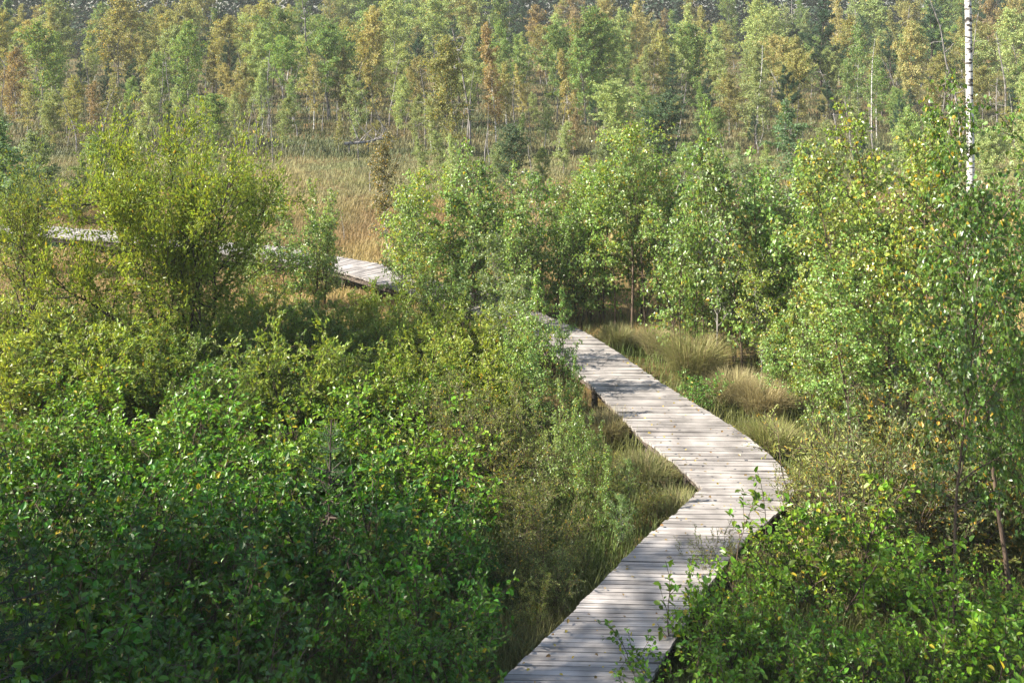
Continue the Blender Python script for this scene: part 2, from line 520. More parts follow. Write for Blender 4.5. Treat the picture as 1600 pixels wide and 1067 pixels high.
def make_spruce(seed, H=14.0, R=.2, whorls=26, nbr=8, tw_n=10, per_m=60, nsize=.10, nratio=.3, cb=.04, r0=.14):
    rng = np.random.default_rng(seed)
    tr = curve(rng, (0, 0, -.1), (0, 0, 1), H * 1.01, 12, .01, .02); tr[:, 2] *= H / tr[-1, 2]
    lines = [(tr, taper(13, r0, .012))]; tw = []
    for w in range(whorls):
        u = (w + rng.uniform(-.3, .3)) / whorls
        u = min(max(u, 0), .985); t = cb + (1 - cb) * u
        for b in range(nbr):
            L = H * R * (1 - u) ** .85 * rng.uniform(.75, 1.15) + .1
            p, _ = along(tr, [t])
            br = curve(rng, p[0], dirv(b * 2 * pi / nbr + w * 1.1 + rng.normal(0, .25), radians(-12 + 45 * u + rng.normal(0, 6))), L, 6, .05, .035)
            lines.append((br, taper(7, .028 * (1 - u) + .006, .004)))
            tw.append(br[1:])
            for j in range(tw_n):
                f = (j + rng.random()) / tw_n * .85 + .15
                q, dq = along(br, [f])
                sd = np.array([-dq[0][1], dq[0][0], 0]) * (1 if j % 2 else -1)
                tg = curve(rng, q[0], dq[0] * .8 + sd * .8 + np.array([0, 0, -.1]), L * .34 * (1.15 - f) * rng.uniform(.7, 1.2) + .05, 3, .06, -.03)
                tw.append(tg)
    P, A, N, S = leaves_on(rng, tw, per_m, .008, nsize, 'needle', 2)
    return Proto('spruce_tree', H, tube_mesh('spruce trunk', M['dark_bark'], lines, 5), leaf_mesh('spruce crown', M['needle'], P, A, N, S, nratio, 'quad', rng))

def make_snag(seed, H=7.0, r0=.08, nb=10, white=False, crook=.05):
    rng = np.random.default_rng(seed)
    tr = curve(rng, (0, 0, -.1), (rng.normal(0, .05), rng.normal(0, .05), 1), H * 1.03, 14, crook, .01); tr[:, 2] *= H / tr[-1, 2]
    trunk = [(tr, taper(15, r0, r0 * .28, .9))]; lines = []
    for i in range(nb):
        t = rng.uniform(.25, .97); p, _ = along(tr, [t])
        L = rng.uniform(.3, 1.5) * (1.1 - .6 * t)
        br = curve(rng, p[0], dirv(rng.uniform(0, 2 * pi), radians(rng.uniform(-15, 50))), L, 6, .22, -.03)
        lines.append((br, taper(7, r0 * .3, .008)))
        if rng.random() < .6:
            q, dq = along(br, [.55]); b2 = curve(rng, q[0], dq[0] + rng.normal(0, .6, 3), L * .5, 4, .2, 0)
            lines.append((b2, taper(5, .012, .005)))
    mat = M['white_bark'] if white else M[['grey_bark', 'dead_wood'][seed % 2]]
    br = tube_mesh('dead branches', M['dead_wood'] if not white else M['dark_bark'], lines, 5) if lines else None
    return Proto('dead_tree', H, tube_mesh('dead trunk', mat, trunk, 8), br, 'trunk', 'bare_crown')

PR = {}
FB = dict(nb=42, twigs=7, el=(35, 64), per_m=58, lsize=.10, ljit=.07)
PR['far_birch'] = [make_birch(11, **{**FB, 'spread': .22, 'cb': .14}), make_birch(12, **{**FB, 'spread': .18, 'cb': .08}), make_birch(13, **{**FB, 'spread': .24, 'cb': .2}),
                   make_birch(14, **{**FB, 'spread': .25, 'prof': 1, 'cb': .1}), make_birch(15, **{**FB, 'spread': .23, 'prof': 2, 'cb': .22, 'per_m': 40, 'bark': 'white_bark'}),
                   make_birch(16, **{**FB, 'spread': .17, 'prof': 2, 'cb': .2, 'bark': 'white_bark'}), make_birch(17, **{**FB, 'spread': .27, 'nb': 54, 'cb': .1}),
                   make_birch(18, **{**FB, 'spread': .27, 'nb': 34, 'cb': .42})]
PR['pine'] = [make_pine(21), make_pine(22, cb=.2), make_pine(23, cb=.5)]
PR['far_spruce'] = [make_spruce(25, H=7, R=.17, whorls=18, nbr=7, tw_n=5, per_m=60, nsize=.14, nratio=.25, r0=.06)]
PR['snag'] = [make_snag(31), make_snag(32, nb=14), make_snag(33, nb=6, crook=.09), make_snag(34, nb=18, crook=.07), make_snag(35, nb=3), make_snag(36, nb=12, r0=.06)]
PR['white_snag'] = [make_snag(41, r0=.06, nb=3, white=True, crook=.03), make_snag(43, r0=.06, nb=5, white=True, crook=.045)]
PR['sapling'] = [make_birch(100 + i, H=3.5, r0=.022, nb=36, cb=c, spread=s * 1.12, el=(32, 62), twigs=8, per_m=40, lsize=.056, ljit=.04,
                            kind='delta', leaf='birch_leaf', bark=b, stems=n, droop=-.03, prof=p, lratio=.82)
                 for i, (c, s, b, n, p) in enumerate(((.12, .24, 'brown_bark', 1, 1), (.08, .26, 'brown_bark', 3, 1), (.15, .2, 'brown_bark', 1, 2),
                                                      (.1, .28, 'brown_bark', 2, 1), (.2, .22, 'grey_bark', 1, 0), (.1, .25, 'brown_bark', 4, 1)))]
PR['tall_birch'] = [make_birch(120 + i, H=6.0, r0=.042, nb=38, cb=c, spread=.25, el=(28, 58), twigs=8, per_m=34, lsize=.07, ljit=.045,
                               kind='delta', leaf='birch_leaf', bark='brown_bark', stems=1, droop=-.03, prof=p, lratio=.84, sides=6)
                    for i, (c, p) in enumerate(((.22, 2), (.15, 2), (.3, 0)))]
PR['alder'] = [make_shrub(200 + i, nst=n, per_m=p * .78, tilt=t, lsize=.092) for i, (n, p, t) in enumerate(((13, 42, (6, 46)), (11, 46, (10, 55)), (15, 38, (4, 40)), (10, 44, (8, 50)), (12, 40, (15, 60))))]
PR['scrub'] = [make_shrub(220 + i, H=1.7, nst=16, tilt=(5, 55), per_m=58, lsize=.062, ratio=.5, mode='up', leaf='willow_leaf', r0=.011, twigs=10, ljit=.018,
                          tlen=.3, kindname='willow_shrub', sub2=2, spreadr=.4) for i in range(4)]
PR['wispy'] = [make_shrub(240 + i, H=1.6, nst=14, tilt=(3, 40), per_m=60, lsize=.04, ratio=.36, mode='up', leaf='willow_leaf', r0=.009, twigs=9, ljit=.015,
                          tlen=.3, kindname='willow_shrub', sub2=2, spreadr=.3) for i in range(3)]
PR['willow'] = [make_shrub(260 + i, H=5.2, nst=11, tilt=t, per_m=36, lsize=.085, ratio=.48, mode='up', leaf='willow_leaf', bark='dark_bark', r0=.05, twigs=17,
                           ljit=.07, wander=.16, tlen=.36, kindname='willow_bush', sub2=8, spreadr=.6, tmin=.34, grav=.02) for i, t in enumerate(((4, 34), (4, 34)))]
PR['willow'].append(make_shrub(265, H=5.2, nst=6, tilt=(6, 36), per_m=20, lsize=.085, ratio=.42, mode='up', leaf='willow_leaf', bark='dark_bark', r0=.045, twigs=12,
                           ljit=.07, wander=.15, tlen=.34, kindname='willow_bush', sub2=7, spreadr=.5, tmin=.4, grav=.02))
PR['shoot'] = [make_shrub(280 + i, H=1.6, nst=2, tilt=(2, 12), per_m=26, lsize=.085, ratio=.6, twigs=9, tlen=.22, r0=.009, kindname='alder_sapling', ljit=.015) for i in range(3)]
PR['spruce_big'] = [make_spruce(51, H=14, R=.2), make_spruce(53, H=5.2, R=.34, whorls=16, nbr=8, tw_n=12, per_m=110, nsize=.065, nratio=.16, cb=.03, r0=.06)]
PR['spruce_young'] = [make_spruce(52, H=2.2, R=.27, whorls=8, nbr=6, tw_n=7, per_m=70, nsize=.06, nratio=.16, r0=.02)]

# ------------------------------------------------------------------ placing
THINGS = []     # (root, family, px)
used = {}
def put(proto, loc, h, color, w=1.0, rot=None, name=None, bend=None):
    s = h / proto.H
    r = link(name or proto.kind, None)
    r.location = loc
    r.scale = (s * w, s * w, s)
    r.rotation_euler = (0, 0, RNG.uniform(0, 6.28) if rot is None else rot)
    if bend: r.rotation_euler[0], r.rotation_euler[1] = bend
    t = link(proto.tn, proto.trunk, r)
    if proto.crown is not None:
        c = link(proto.cn, proto.crown, r)
        c.color = color if len(color) == 4 else (*color, .02)
    return r

def place(fam, px, base, top, color, w=1.0, v=None, rot=None, name=None, group=None, desc=None, cat=None, label=None, bend=None):
    L = PR[fam]
    p = at(px, base)
    h = max(.3, top_z(p[1], top))
    i = RNG.integers(len(L)) if v is None else v
    jit = RNG.uniform(.78, 1.2)
    hj = RNG.uniform(-.012, .012, 2)
    col = tuple(np.clip([color[0] * jit * (1 + hj[0] * 4), color[1] * jit, color[2] * jit * (1 + hj[1] * 6)], 0, 1)) + ((color[3],) if len(color) > 3 else (.02,))
    r = put(L[i], p, h, col, w, rot, name, bend)
    THINGS.append(dict(o=r, px=px, group=group, desc=desc, cat=cat, label=label))
    return r

GREEN = (.16, .24, .06, .03); PALE = (.25, .31, .11, .02); OLIVE = (.24, .24, .075, .05); GOLD = (.29, .27, .10, .07)
RUST = (.27, .21, .105, .08); PINE = (.038, .082, .042, 0); SPRUCE = (.035, .075, .035, 0)
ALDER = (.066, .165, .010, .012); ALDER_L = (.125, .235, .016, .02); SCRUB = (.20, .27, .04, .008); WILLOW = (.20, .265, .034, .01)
BIRCH = (.19, .30, .07, .025); BIRCH_Y = (.24, .32, .055, .07); BIRCH_G = (.20, .285, .085, .02); BIRCH_N = (.115, .205, .034, .03); HEATH = (.20, .235, .065, .04)  # BIRCH_N: shaded look of the near birches put into the leaf colour

# --- far forest, trees one can tell apart
FOREST = [  # px, base, top, family, colour, width
    (62, 150, 36, 'far_birch', GOLD, 1.0, 7), (185, 152, -5, 'far_birch', OLIVE, 1.2, 2), (297, 195, 35, 'far_birch', GREEN, .9, 0), (235, 185, 60, 'far_birch', OLIVE, .9, 3),
    (342, 228, 148, 'far_birch', GREEN, 1.7, 6), (370, 205, 100, 'far_birch', GOLD, .9, 0), (440, 240, 150, 'far_birch', PALE, 1.1, 0), (580, 195, 15, 'far_birch', GOLD, .75, 6),
    (535, 190, 75, 'far_birch', OLIVE, .8, 1), (700, 243, 60, 'far_birch', OLIVE, .9, 6), (675, 240, 150, 'far_birch', PALE, 1.2, 4), (775, 238, 40, 'far_birch', RUST, .8, 5),
    (890, 218, 80, 'far_birch', GOLD, .85, 5), (928, 185, 15, 'far_birch', GREEN, 1.0, 6), (915, 203, 60, 'far_birch', GREEN, 1.0, 0), (968, 222, 125, 'far_birch', PALE, 1.2, 6),
    (850, 235, 160, 'far_birch', PALE, 1.2, 4), (1042, 185, 48, 'far_birch', OLIVE, .9, 0), (1170, 140, -5, 'far_birch', PALE, 1.0, 0), (1065, 150, 8, 'far_birch', PALE, 1.0, 3),
    (1140, 215, 118, 'far_birch', OLIVE, 1.2, 2), (1235, 205, 80, 'far_birch', OLIVE, 1.1, 6), (1370, 215, 92, 'far_birch', GREEN, 1.1, 4), (1320, 165, 25, 'far_birch', OLIVE, 1.0, 0),
    (1545, 135, -5, 'far_birch', RUST, 1.0, 1), (1592, 160, 15, 'far_birch', PALE, 1.1, 0), (1420, 185, 35, 'far_birch', GOLD, .9, 0), (12, 205, 75, 'far_birch', RUST, 1.0, 0),
    (150, 215, 130, 'far_birch', RUST, 1.1, 4), (112, 212, 118, 'far_birch', OLIVE, 1.0, 0), (1345, 240, 145, 'far_birch', PALE, 1.0, 3), (1100, 225, 130, 'far_birch', GREEN, .9, 3),
    (870, 190, 40, 'far_birch', GREEN, 1.0, 2), (490, 205, 90, 'far_birch', GOLD, 1.0, 4), (620, 215, 120, 'far_birch', PALE, 1.0, 0), (1205, 180, 60, 'far_birch', GOLD, 1.0, 7),
    (1280, 176, -4, 'pine', PINE, 1.25, 1), (1455, 182, 8, 'pine', PINE, 1.3, 1), (1395, 170, 50, 'pine', PINE, 1.2, 1), (562, 195, 92, 'pine', PINE, 1.1, 0), (130, 175, 90, 'pine', PINE, 1.1, 1), (648, 160, 55, 'pine', PINE, 1.0, 2),
    (1052, 195, 80, 'far_spruce', PINE, 1.0, 0), (748, 165, 50, 'pine', PINE, 1.1, 0), (717, 160, 30, 'pine', PINE, 1.1, 1), (350, 110, 15, 'pine', PINE, 1.0, 0), (1385, 130, 25, 'pine', PINE, 1.0, 1),
    (985, 120, -5, 'pine', PINE, 1.0, 2), (285, 185, 120, 'pine', PINE, 1.0, 1), (1190, 100, -5, 'pine', PINE, 1.0, 1), (90, 120, 15, 'pine', PINE, 1.2, 0),
]
RANKS = ((234, 'along the edge of the forest'), (217, 'in the front rank of the forest'), (194, 'in the second rank of the forest'), (174, 'in the third rank of the forest'),
         (155, 'in the fourth rank of the forest'), (138, 'in the fifth rank of the forest'), (121, 'in the sixth rank of the forest'), (0, 'in the rearmost rank of the forest'))
def rank(base):
    for b, s in RANKS:
        if base >= b: return s
CN = {GREEN: 'fresh green', PALE: 'pale green', OLIVE: 'olive yellow', GOLD: 'golden', RUST: 'rusty orange'}
def forest_tree(px, base, top, fam, col, w, v=None):
    w *= 1.06
    if fam == 'pine': d = 'dark green pine'; c = 'pine'
    elif fam == 'far_spruce': d = 'slender dark spruce'; c = 'spruce'
    else: d = CN[col] + ' birch'; c = 'birch'
    d = ('slender ' if w < .98 and c != 'spruce' else 'broad ' if w > 1.2 else '') + d
    place(fam, px, base, top, col, w, v, name={'pine': 'pine_tree', 'far_spruce': 'spruce_tree'}.get(fam, 'birch_tree'),
          group='trees of the far forest', desc=d + ' ' + rank(base), cat=c)
for f in FOREST: forest_tree(*f)
hand = [(f[0], f[1]) for f in FOREST]
fr = np.random.default_rng(77)
cols = [GREEN, PALE, OLIVE, GOLD, RUST]
for base, n, tmin, tmax in ((241, 30, 150, 212), (228, 36, 100, 180), (205, 36, 70, 150), (184, 42, 35, 115), (164, 44, 10, 85), (146, 44, -5, 60), (130, 42, -14, 40), (113, 42, -28, 22)):
    for i in range(n):
        px = (i + fr.uniform(.1, .9)) * 1680 / n - 40
        b = base + fr.uniform(-9, 9)
        if any(abs(px - hx) < 16 and abs(b - hb) < 14 for hx, hb in hand): continue
        if base > 220 and 410 < px < 620 and fr.random() < .6: continue
        u = fr.random()
        # drier rust and gold tones come in drifts across the wood
        drift = .5 + .5 * sin(px * .009 + base * .05)
        if u < .15: forest_tree(px, b, fr.uniform(tmin, tmax), 'pine', PINE, fr.uniform(.85, 1.2))
        elif u < .125: forest_tree(px, b, fr.uniform(tmin, tmax), 'far_spruce', SPRUCE, fr.uniform(.85, 1.1))
        else:
            pr = np.array([.27, .30, .25, -.0 + .10 * drift, .0 + .045 * drift]); pr /= pr.sum()
            forest_tree(px, b, fr.uniform(tmin, tmax), 'far_birch', cols[fr.choice(5, p=pr)], fr.uniform(.8, 1.25))

# --- dead trees standing in the forest
SNAGS = [(12, 75, 18, 0), (195, 112, 20, 3), (248, 195, 92, 0), (455, 115, 15, 1), (380, 105, 8, 1), (515, 185, -10, 2), (427, 252, 150, 1), (465, 215, 100, 2), (385, 235, 150, 0),
         (640, 110, -10, 0), (1015, 90, -10, 1), (1110, 110, 0, 3), (1300, 235, 180, 4), (1310, 238, 190, 4), (1330, 240, 150, 5), (1570, 220, 50, 0), (1480, 245, 130, 0), (1505, 215, 20, 5),
         (50, 165, 95, 5), (240, 120, -5, 1), (330, 100, -10, 0), (505, 90, 5, 5), (560, 250, 195, 5), (715, 215, 60, 2), (735, 230, 45, 0), (790, 100, -10, 4), (820, 150, 70, 0), (945, 255, 195, 4),
         (1000, 100, -8, 5), (1245, 110, -6, 1), (1345, 120, 0, 0), (1400, 150, 10, 1), (1470, 100, -10, 1), (1185, 245, 195, 4), (105, 215, 165, 4), (395, 245, 190, 5), (530, 220, 160, 1), (655, 250, 190, 5),
         (830, 270, 215, 4), (870, 300, 260, 4), (1250, 245, 200, 5), (1290, 200, 130, 0), (1440, 215, 160, 4), (420, 205, 80, 1), (310, 210, 150, 4), (60, 225, 170, 5), (600, 215, 130, 2), (765, 262, 205, 4)]
sr = np.random.default_rng(91)
for i in range(64):
    b = sr.choice([125, 145, 165, 185, 205, 225, 240, 248]) + sr.uniform(-8, 8)
    SNAGS.append((i * 26 - 20 + sr.uniform(-10, 10), b, b - sr.uniform(50, 130) * (b / 200) ** .5, int(sr.integers(6))))
for px, b, t, v in SNAGS:
    place('snag', px, b, t, (1, 1, 1), 1.0 if b - t > 60 else 1.4, v, name='dead_tree', group='dead trees of the far forest', cat='dead tree', desc=('short ' if b - t < 62 else 'tall ' if b - t > 100 else '') + 'leafless dead tree ' + rank(b))
for px, b, t, v, w, lab in ((313, 208, 138, 0, .9, 'short white dead birch trunk behind the tall willow bush'), (1182, 225, 72, 0, .9, 'pale white dead birch trunk without branches among olive birches'),
                            (1362, 218, 62, 1, .9, 'crooked white dead birch beside a bright green birch'), (388, 52, -10, 1, .9, 'white dead birch trunk high among the rear trees'),
                            (660, 30, -14, 0, .8, 'thin white birch trunk rising out of the far forest top'), (473, 246, 220, 0, 2.6, 'stubby white birch stump at the forest edge'),
                            (578, 300, 248, 1, 1.3, 'leaning broken white birch stub in the tan bog grass'), (538, 372, 335, 0, 1.6, 'thin pale post stub alone in the orange bog grass')):
    place('white_snag', px, b, t, (1, 1, 1), w, v, name='dead_birch', cat='dead birch', label=lab)
# tall white birch trunk with black patches
tp = at(1515, 440)
def tall_trunk():
    rng = np.random.default_rng(5)
    H = 13.5
    tr = curve(rng, (0, 0, -.1), (.0, 0, 1), H, 18, .012, .01); tr[:, 2] *= H / tr[-1, 2]
    tr[:, 0] += .010 * tr[:, 2]
    root = link('birch_tree', None); root.location = tp
    link('trunk', tube_mesh('trunk', M['white_bark'], [(tr, taper(19, .112, .078))], 14), root)
    br = []
    for t in (.45, .58, .66, .72, .8, .88, .93):
        p, _ = along(tr, [t])
        br.append((curve(rng, p[0], dirv(rng.uniform(0, 6), .4), rng.uniform(.15, .6), 4, .2), taper(5, .025, .008)))
    for b in br: link('branch', tube_mesh('branch', M['dark_bark'], [b], 5), root)
    tag(root, 'tall bare white birch trunk with black scars rising past the frame', 'birch')
tall_trunk()
# leaning dark dead trunk beside it
place('snag', 1500, 260, -8, (1, 1, 1), .7, 2, name='dead_tree', cat='dead tree', label='thin dark leaning dead trunk beside the tall white birch', bend=(0, -.12))
# grey snag among the saplings
place('snag', 1246, 450, 308, (1, 1, 1), 1.5, 4, name='dead_tree', cat='dead tree', label='broken grey snag standing among the green birch saplings')
# fallen dead tree
def fallen():
    rng = np.random.default_rng(9)
    a = at(538, 240); b = at(612, 236)
    a[2], b[2] = .5, .75
    root = link('fallen_tree', None); root.location = a
    d = b - a; L = np.linalg.norm(d)
    tr = curve(rng, (0, 0, 0), d, L, 9, .04)
    link('trunk', tube_mesh('trunk', M['dead_wood'], [(tr, taper(10, .09, .04))], 7), root)
    br = []
    for i in range(16):
        p, _ = along(tr, [rng.uniform(.2, 1)])
        br.append((curve(rng, p[0], dirv(rng.uniform(0, 6.3), rng.uniform(.3, 1.4)), rng.uniform(.5, 1.7), 6, .07, 0), taper(7, .035, .008)))
    for q in (.1, .5, .85):
        p, _ = along(tr, [q]); br.append((np.array([p[0], [p[0][0], p[0][1] + .1, -.75]]), np.array([.035, .05])))
    for b in br: link('branch', tube_mesh('branch', M['dead_wood'], [b], 5), root)
    tag(root, 'bleached fallen tree with bare upright branches at the forest edge', 'fallen tree')
fallen()

# --- solitary trees on the bog edge
for px, b, t, fam, v, col, w, lab in (
    (800, 305, 198, 'far_birch', 6, (.07, .12, .05, .02), 1.3, 'dense dark green birch standing above the mid bog saplings'),
    (1032, 275, 148, 'far_birch', 6, (.07, .12, .055, .01), 1.5, 'round dark green bush at the forest edge below a spruce'),
    (1250, 345, 160, 'far_birch', 3, (.12, .21, .085, .01), 1.5, 'pale bluish green pyramid birch behind the saplings'),
    (1205, 330, 225, 'far_birch', 3, PALE, 1.2, 'small pale green birch just beside the pyramid birch'),
    (965, 255, 130, 'far_birch', 6, PALE, 1.3, 'rounded pale green birch at the bog edge'),
    (610, 415, 215, 'far_birch', 4, (.17, .165, .075, .10), 1.2, 'brownish thin leaved birch over the orange bog grass'),
    (30, 430, 185, 'far_birch', 3, (.12, .20, .075, .01), 1.5, 'pale green young birch behind the smaller willow bush'),
    (700, 330, 215, 'far_birch', 4, PALE, 1.0, 'loose pale green birch between brownish and dark birches'),
    (1345, 320, 210, 'pine', 1, (.06, .13, .06, 0), 1.1, 'young green pine partly hidden behind bright saplings'),
    (1320, 480, 340, 'pine', 1, (.06, .13, .065, 0), 1.0, 'small bluish pine tucked among the birch saplings'),
    (1440, 330, 170, 'far_birch', 0, GREEN, 1.1, 'green birch behind the saplings below the tall white trunk'),
    (1590, 330, 150, 'far_birch', 0, PALE, 1.1, 'pale birch at the frame edge behind the big leafy birch')):
    place(fam, px, b, t, col, w, v, name='pine_tree' if fam == 'pine' else 'birch_tree', cat='pine' if fam == 'pine' else 'birch', label=lab)

# --- young growth scattered on the bog edge
for px, b, t, v in ((10, 330, 215, 3), (70, 345, 205, 0), (115, 350, 240, 3), (150, 300, 215, 6), (205, 285, 205, 0), (330, 285, 215, 3), (180, 300, 235, 6), (360, 300, 240, 1), (275, 300, 220, 6),
                    (725, 315, 235, 3), (780, 300, 225, 6), (850, 300, 232, 0), (905, 315, 245, 3), (945, 300, 215, 6), (1000, 310, 225, 3), (1065, 330, 225, 0), (1120, 310, 235, 6), (1165, 320, 225, 3),
                    (1300, 320, 230, 6), (1390, 310, 220, 3), (1480, 300, 205, 0), (1550, 310, 200, 6), (1100, 270, 180, 3), (1290, 270, 190, 0), (1410, 270, 190, 6), (660, 280, 215, 3), (690, 275, 205, 0), (880, 270, 190, 1), (1530, 265, 170, 3)):
    c = [PALE, GREEN, (.17, .22, .09, .01)][int(RNG.integers(3))]
    place('far_birch', px, b, t, c, 1.25, v, name='birch_tree', group='young birches on the bog edge', cat='birch', desc='small young birch on the bog before the far forest')

# --- left willows
place('willow', 272, 590, 150, WILLOW, .78, 0, rot=.6, name='willow_bush', cat='bush', label='tall spreading willow bush with dark curving stems over the boardwalk')
place('willow', 45, 590, 215, (.17, .22, .04, .02), .62, 2, rot=2.2, name='willow_bush', cat='bush', label='smaller thin willow bush with slanting stems at the frame edge')

# --- birch saplings
def sap(rows, group, desc, fam='sapling', name='birch_sapling', cat='birch sapling'):
    for r in rows:
        px, b, t, col = r[:4]
        w = r[4] if len(r) > 4 else 1.0
        v = r[5] if len(r) > 5 else None
        place(fam, px, b, t, col, w, v, name=name, group=group, desc=desc, cat=cat)
sap([(398, 485, 320, BIRCH_G, .9), (445, 492, 292, BIRCH_G), (492, 482, 285, BIRCH_G), (425, 500, 350, BIRCH_Y, 1.1), (505, 478, 305, BIRCH_G, 1.1), (470, 500, 340, BIRCH, 1.2)], 'birch saplings beside the willow', 'greyish green birch sapling between willow and far boardwalk')
sap([(640, 505, 268, BIRCH_Y), (668, 520, 300, BIRCH), (700, 500, 238, BIRCH), (735, 510, 262, BIRCH_G), (765, 500, 225, BIRCH, 1.1), (800, 512, 275, BIRCH), (835, 505, 262, BIRCH_G), (868, 498, 285, BIRCH),
     (690, 550, 360, BIRCH), (730, 555, 400, BIRCH), (780, 545, 370, BIRCH_G), (620, 480, 300, BIRCH_G), (655, 470, 280, BIRCH), (720, 465, 270, BIRCH_Y), (790, 470, 255, BIRCH), (850, 470, 270, BIRCH), (885, 480, 255, BIRCH_Y), (660, 545, 390, BIRCH_Y), (820, 550, 340, BIRCH)], 'central birch saplings', 'leafy birch sapling in the central clump before the far boardwalk')
sap([(945, 505, 245, BIRCH, 1.0), (1030, 500, 235, BIRCH, 1.1), (905, 508, 300, BIRCH), (1052, 515, 300, BIRCH), (925, 500, 265, BIRCH_G), (1005, 500, 250, BIRCH), (1060, 515, 250, BIRCH_G)], 'birch clump by the boardwalk', 'dark stemmed birch in the clump beside the boardwalk')
sap([(1085, 580, 175, BIRCH, .45, 2), (1070, 570, 280, BIRCH), (1120, 585, 235, BIRCH), (1160, 590, 228, BIRCH_G), (1200, 585, 240, BIRCH), (1240, 590, 262, BIRCH), (1275, 600, 235, BIRCH), (1310, 600, 255, BIRCH_G),
     (1150, 560, 300, BIRCH_G), (1220, 560, 290, BIRCH_G), (1290, 560, 270, BIRCH), (1190, 610, 400, BIRCH_Y), (1250, 650, 420, BIRCH_Y), (1300, 660, 400, BIRCH_Y), (1100, 545, 290, BIRCH_Y), (1135, 540, 265, BIRCH), (1180, 545, 270, BIRCH_G),
     (1260, 545, 245, BIRCH), (1325, 560, 240, BIRCH_Y), (1215, 640, 470, BIRCH), (1275, 680, 470, BIRCH)], 'birch saplings behind the tussocks', 'birch sapling in the thicket behind the grass tussocks')
sap([(1345, 690, 250, BIRCH_Y, 1.1, 0), (1380, 690, 205, BIRCH_Y, 1.1, 1), (1420, 700, 190, BIRCH_Y, 1.1, 1), (1455, 720, 215, BIRCH_Y, 1.0, 0), (1330, 720, 400, BIRCH, 1.3, 1), (1390, 720, 360, BIRCH, 1.3, 2), (1450, 740, 330, BIRCH, 1.2, 1), (1510, 730, 262, BIRCH, 1.1, 1)],
    'bright birches', 'bright yellowish birch of the big thicket by the tall white trunk', 'tall_birch', 'birch_tree', 'birch')
sap([(1580, 965, 175, BIRCH_N, .8, 0), (1490, 1010, 290, BIRCH_N, .75, 2), (1622, 900, 170, BIRCH_N, .9, 2), (1545, 880, 300, BIRCH_N, .7, 1), (1610, 1010, 340, BIRCH_N, .7, 0)], 'tall near birches', 'slender near birch with big leaves coloured shade-dark above the alder shrubs', 'tall_birch', 'birch_tree', 'birch')
sap([(832, 650, 430, BIRCH, .9, 0), (805, 640, 480, BIRCH, 1.1), (882, 645, 455, BIRCH, .85, 0), (895, 690, 560, BIRCH_N, .9, 0), (845, 690, 530, BIRCH, 1.1), (800, 600, 430, BIRCH_G, 1.1)], 'birches overhanging the boardwalk', 'large leaved birch sapling overhanging the boardwalk edge')
sap([(905, 835, 630, BIRCH, .8, 2), (945, 860, 710, BIRCH, .9), (930, 770, 640, BIRCH, .9), (985, 800, 715, BIRCH, .9), (870, 800, 600, BIRCH_G, .8), (975, 870, 770, BIRCH, 1.0)], 'saplings left of the bend', 'low birch sapling in the grass inside the boardwalk bend')

sap([(988, 522, 205, BIRCH_Y, 1.1, 2), (1008, 517, 235, BIRCH, 1.0, 2), (962, 515, 262, BIRCH, 1.0, 2)], 'birch clump by the boardwalk', 'taller bare legged birch in the clump beside the boardwalk', 'tall_birch', 'birch_tree', 'birch')

# --- shrubs
def shr(fam, rows, group, desc, col, name, cat, w=1.1):
    for r in rows:
        px, b, t = r[:3]
        t += RNG.uniform(-.2, .3) * (b - t) * .75
        place(fam, px, b, t, r[3] if len(r) > 3 else tuple(np.array(col) * RNG.choice([(1, 1, 1, 1), (1, 1, 1, 1), (.75, .82, 1, 1), (1.2, 1.08, 1.1, 1.5)])), w * RNG.uniform(.9, 1.15), None, name=name, group=group, desc=desc, cat=cat)
shr('scrub', [(15, 570, 425), (75, 560, 440), (135, 560, 445), (195, 560, 455), (330, 575, 455), (385, 560, 440), (435, 545, 430), (485, 540, 445), (560, 540, 455), (600, 530, 440)], 'willow scrub before the far boardwalk', 'yellow green willow shrub of the hindmost row towards the far boardwalk', SCRUB, 'willow_shrub', 'shrub')
shr('scrub', [(165, 608, 472), (225, 612, 466), (285, 612, 474), (345, 608, 480), (20, 640, 468), (75, 650, 500), (130, 660, 490), (190, 650, 500), (250, 650, 520), (320, 650, 525)], 'willow scrub under the tall willow', 'yellow green willow shrub at the foot of the tall willow', SCRUB, 'willow_shrub', 'shrub')
shr('scrub', [(370, 600, 470), (430, 590, 455), (490, 585, 470), (550, 580, 465), (610, 575, 450), (670, 575, 455), (730, 580, 462), (780, 590, 490)], 'rear row of willow scrub', 'yellowish small leaved willow shrub in the rear row below the saplings', SCRUB, 'willow_shrub', 'shrub')
shr('scrub', [(345, 690, 545), (400, 680, 520), (460, 680, 510), (525, 670, 515), (590, 670, 500), (650, 670, 510), (710, 665, 520), (765, 670, 530)], 'front row of willow scrub', 'yellowish small leaved willow shrub in the front row above the alders', SCRUB, 'willow_shrub', 'shrub')
shr('wispy', [(745, 760, 600), (790, 740, 610), (830, 760, 640), (770, 830, 680), (815, 850, 700), (850, 880, 740), (800, 920, 800), (860, 930, 820), (720, 740, 590), (900, 900, 815), (860, 960, 860), (935, 830, 760), (830, 990, 890), (955, 790, 705), (1015, 825, 755), (905, 790, 690)], 'wispy brownish scrub', 'wispy brownish green shrub between the alders and the boardwalk', (.17, .21, .05, .03), 'willow_shrub', 'shrub')
shr('alder', [(40, 800, 600), (110, 790, 640), (175, 770, 590), (240, 770, 580), (300, 780, 620), (370, 800, 660)], 'rear alders below the willow', 'glossy green alder shrub of the rear row below the willow scrub', ALDER_L, 'alder_shrub', 'shrub')
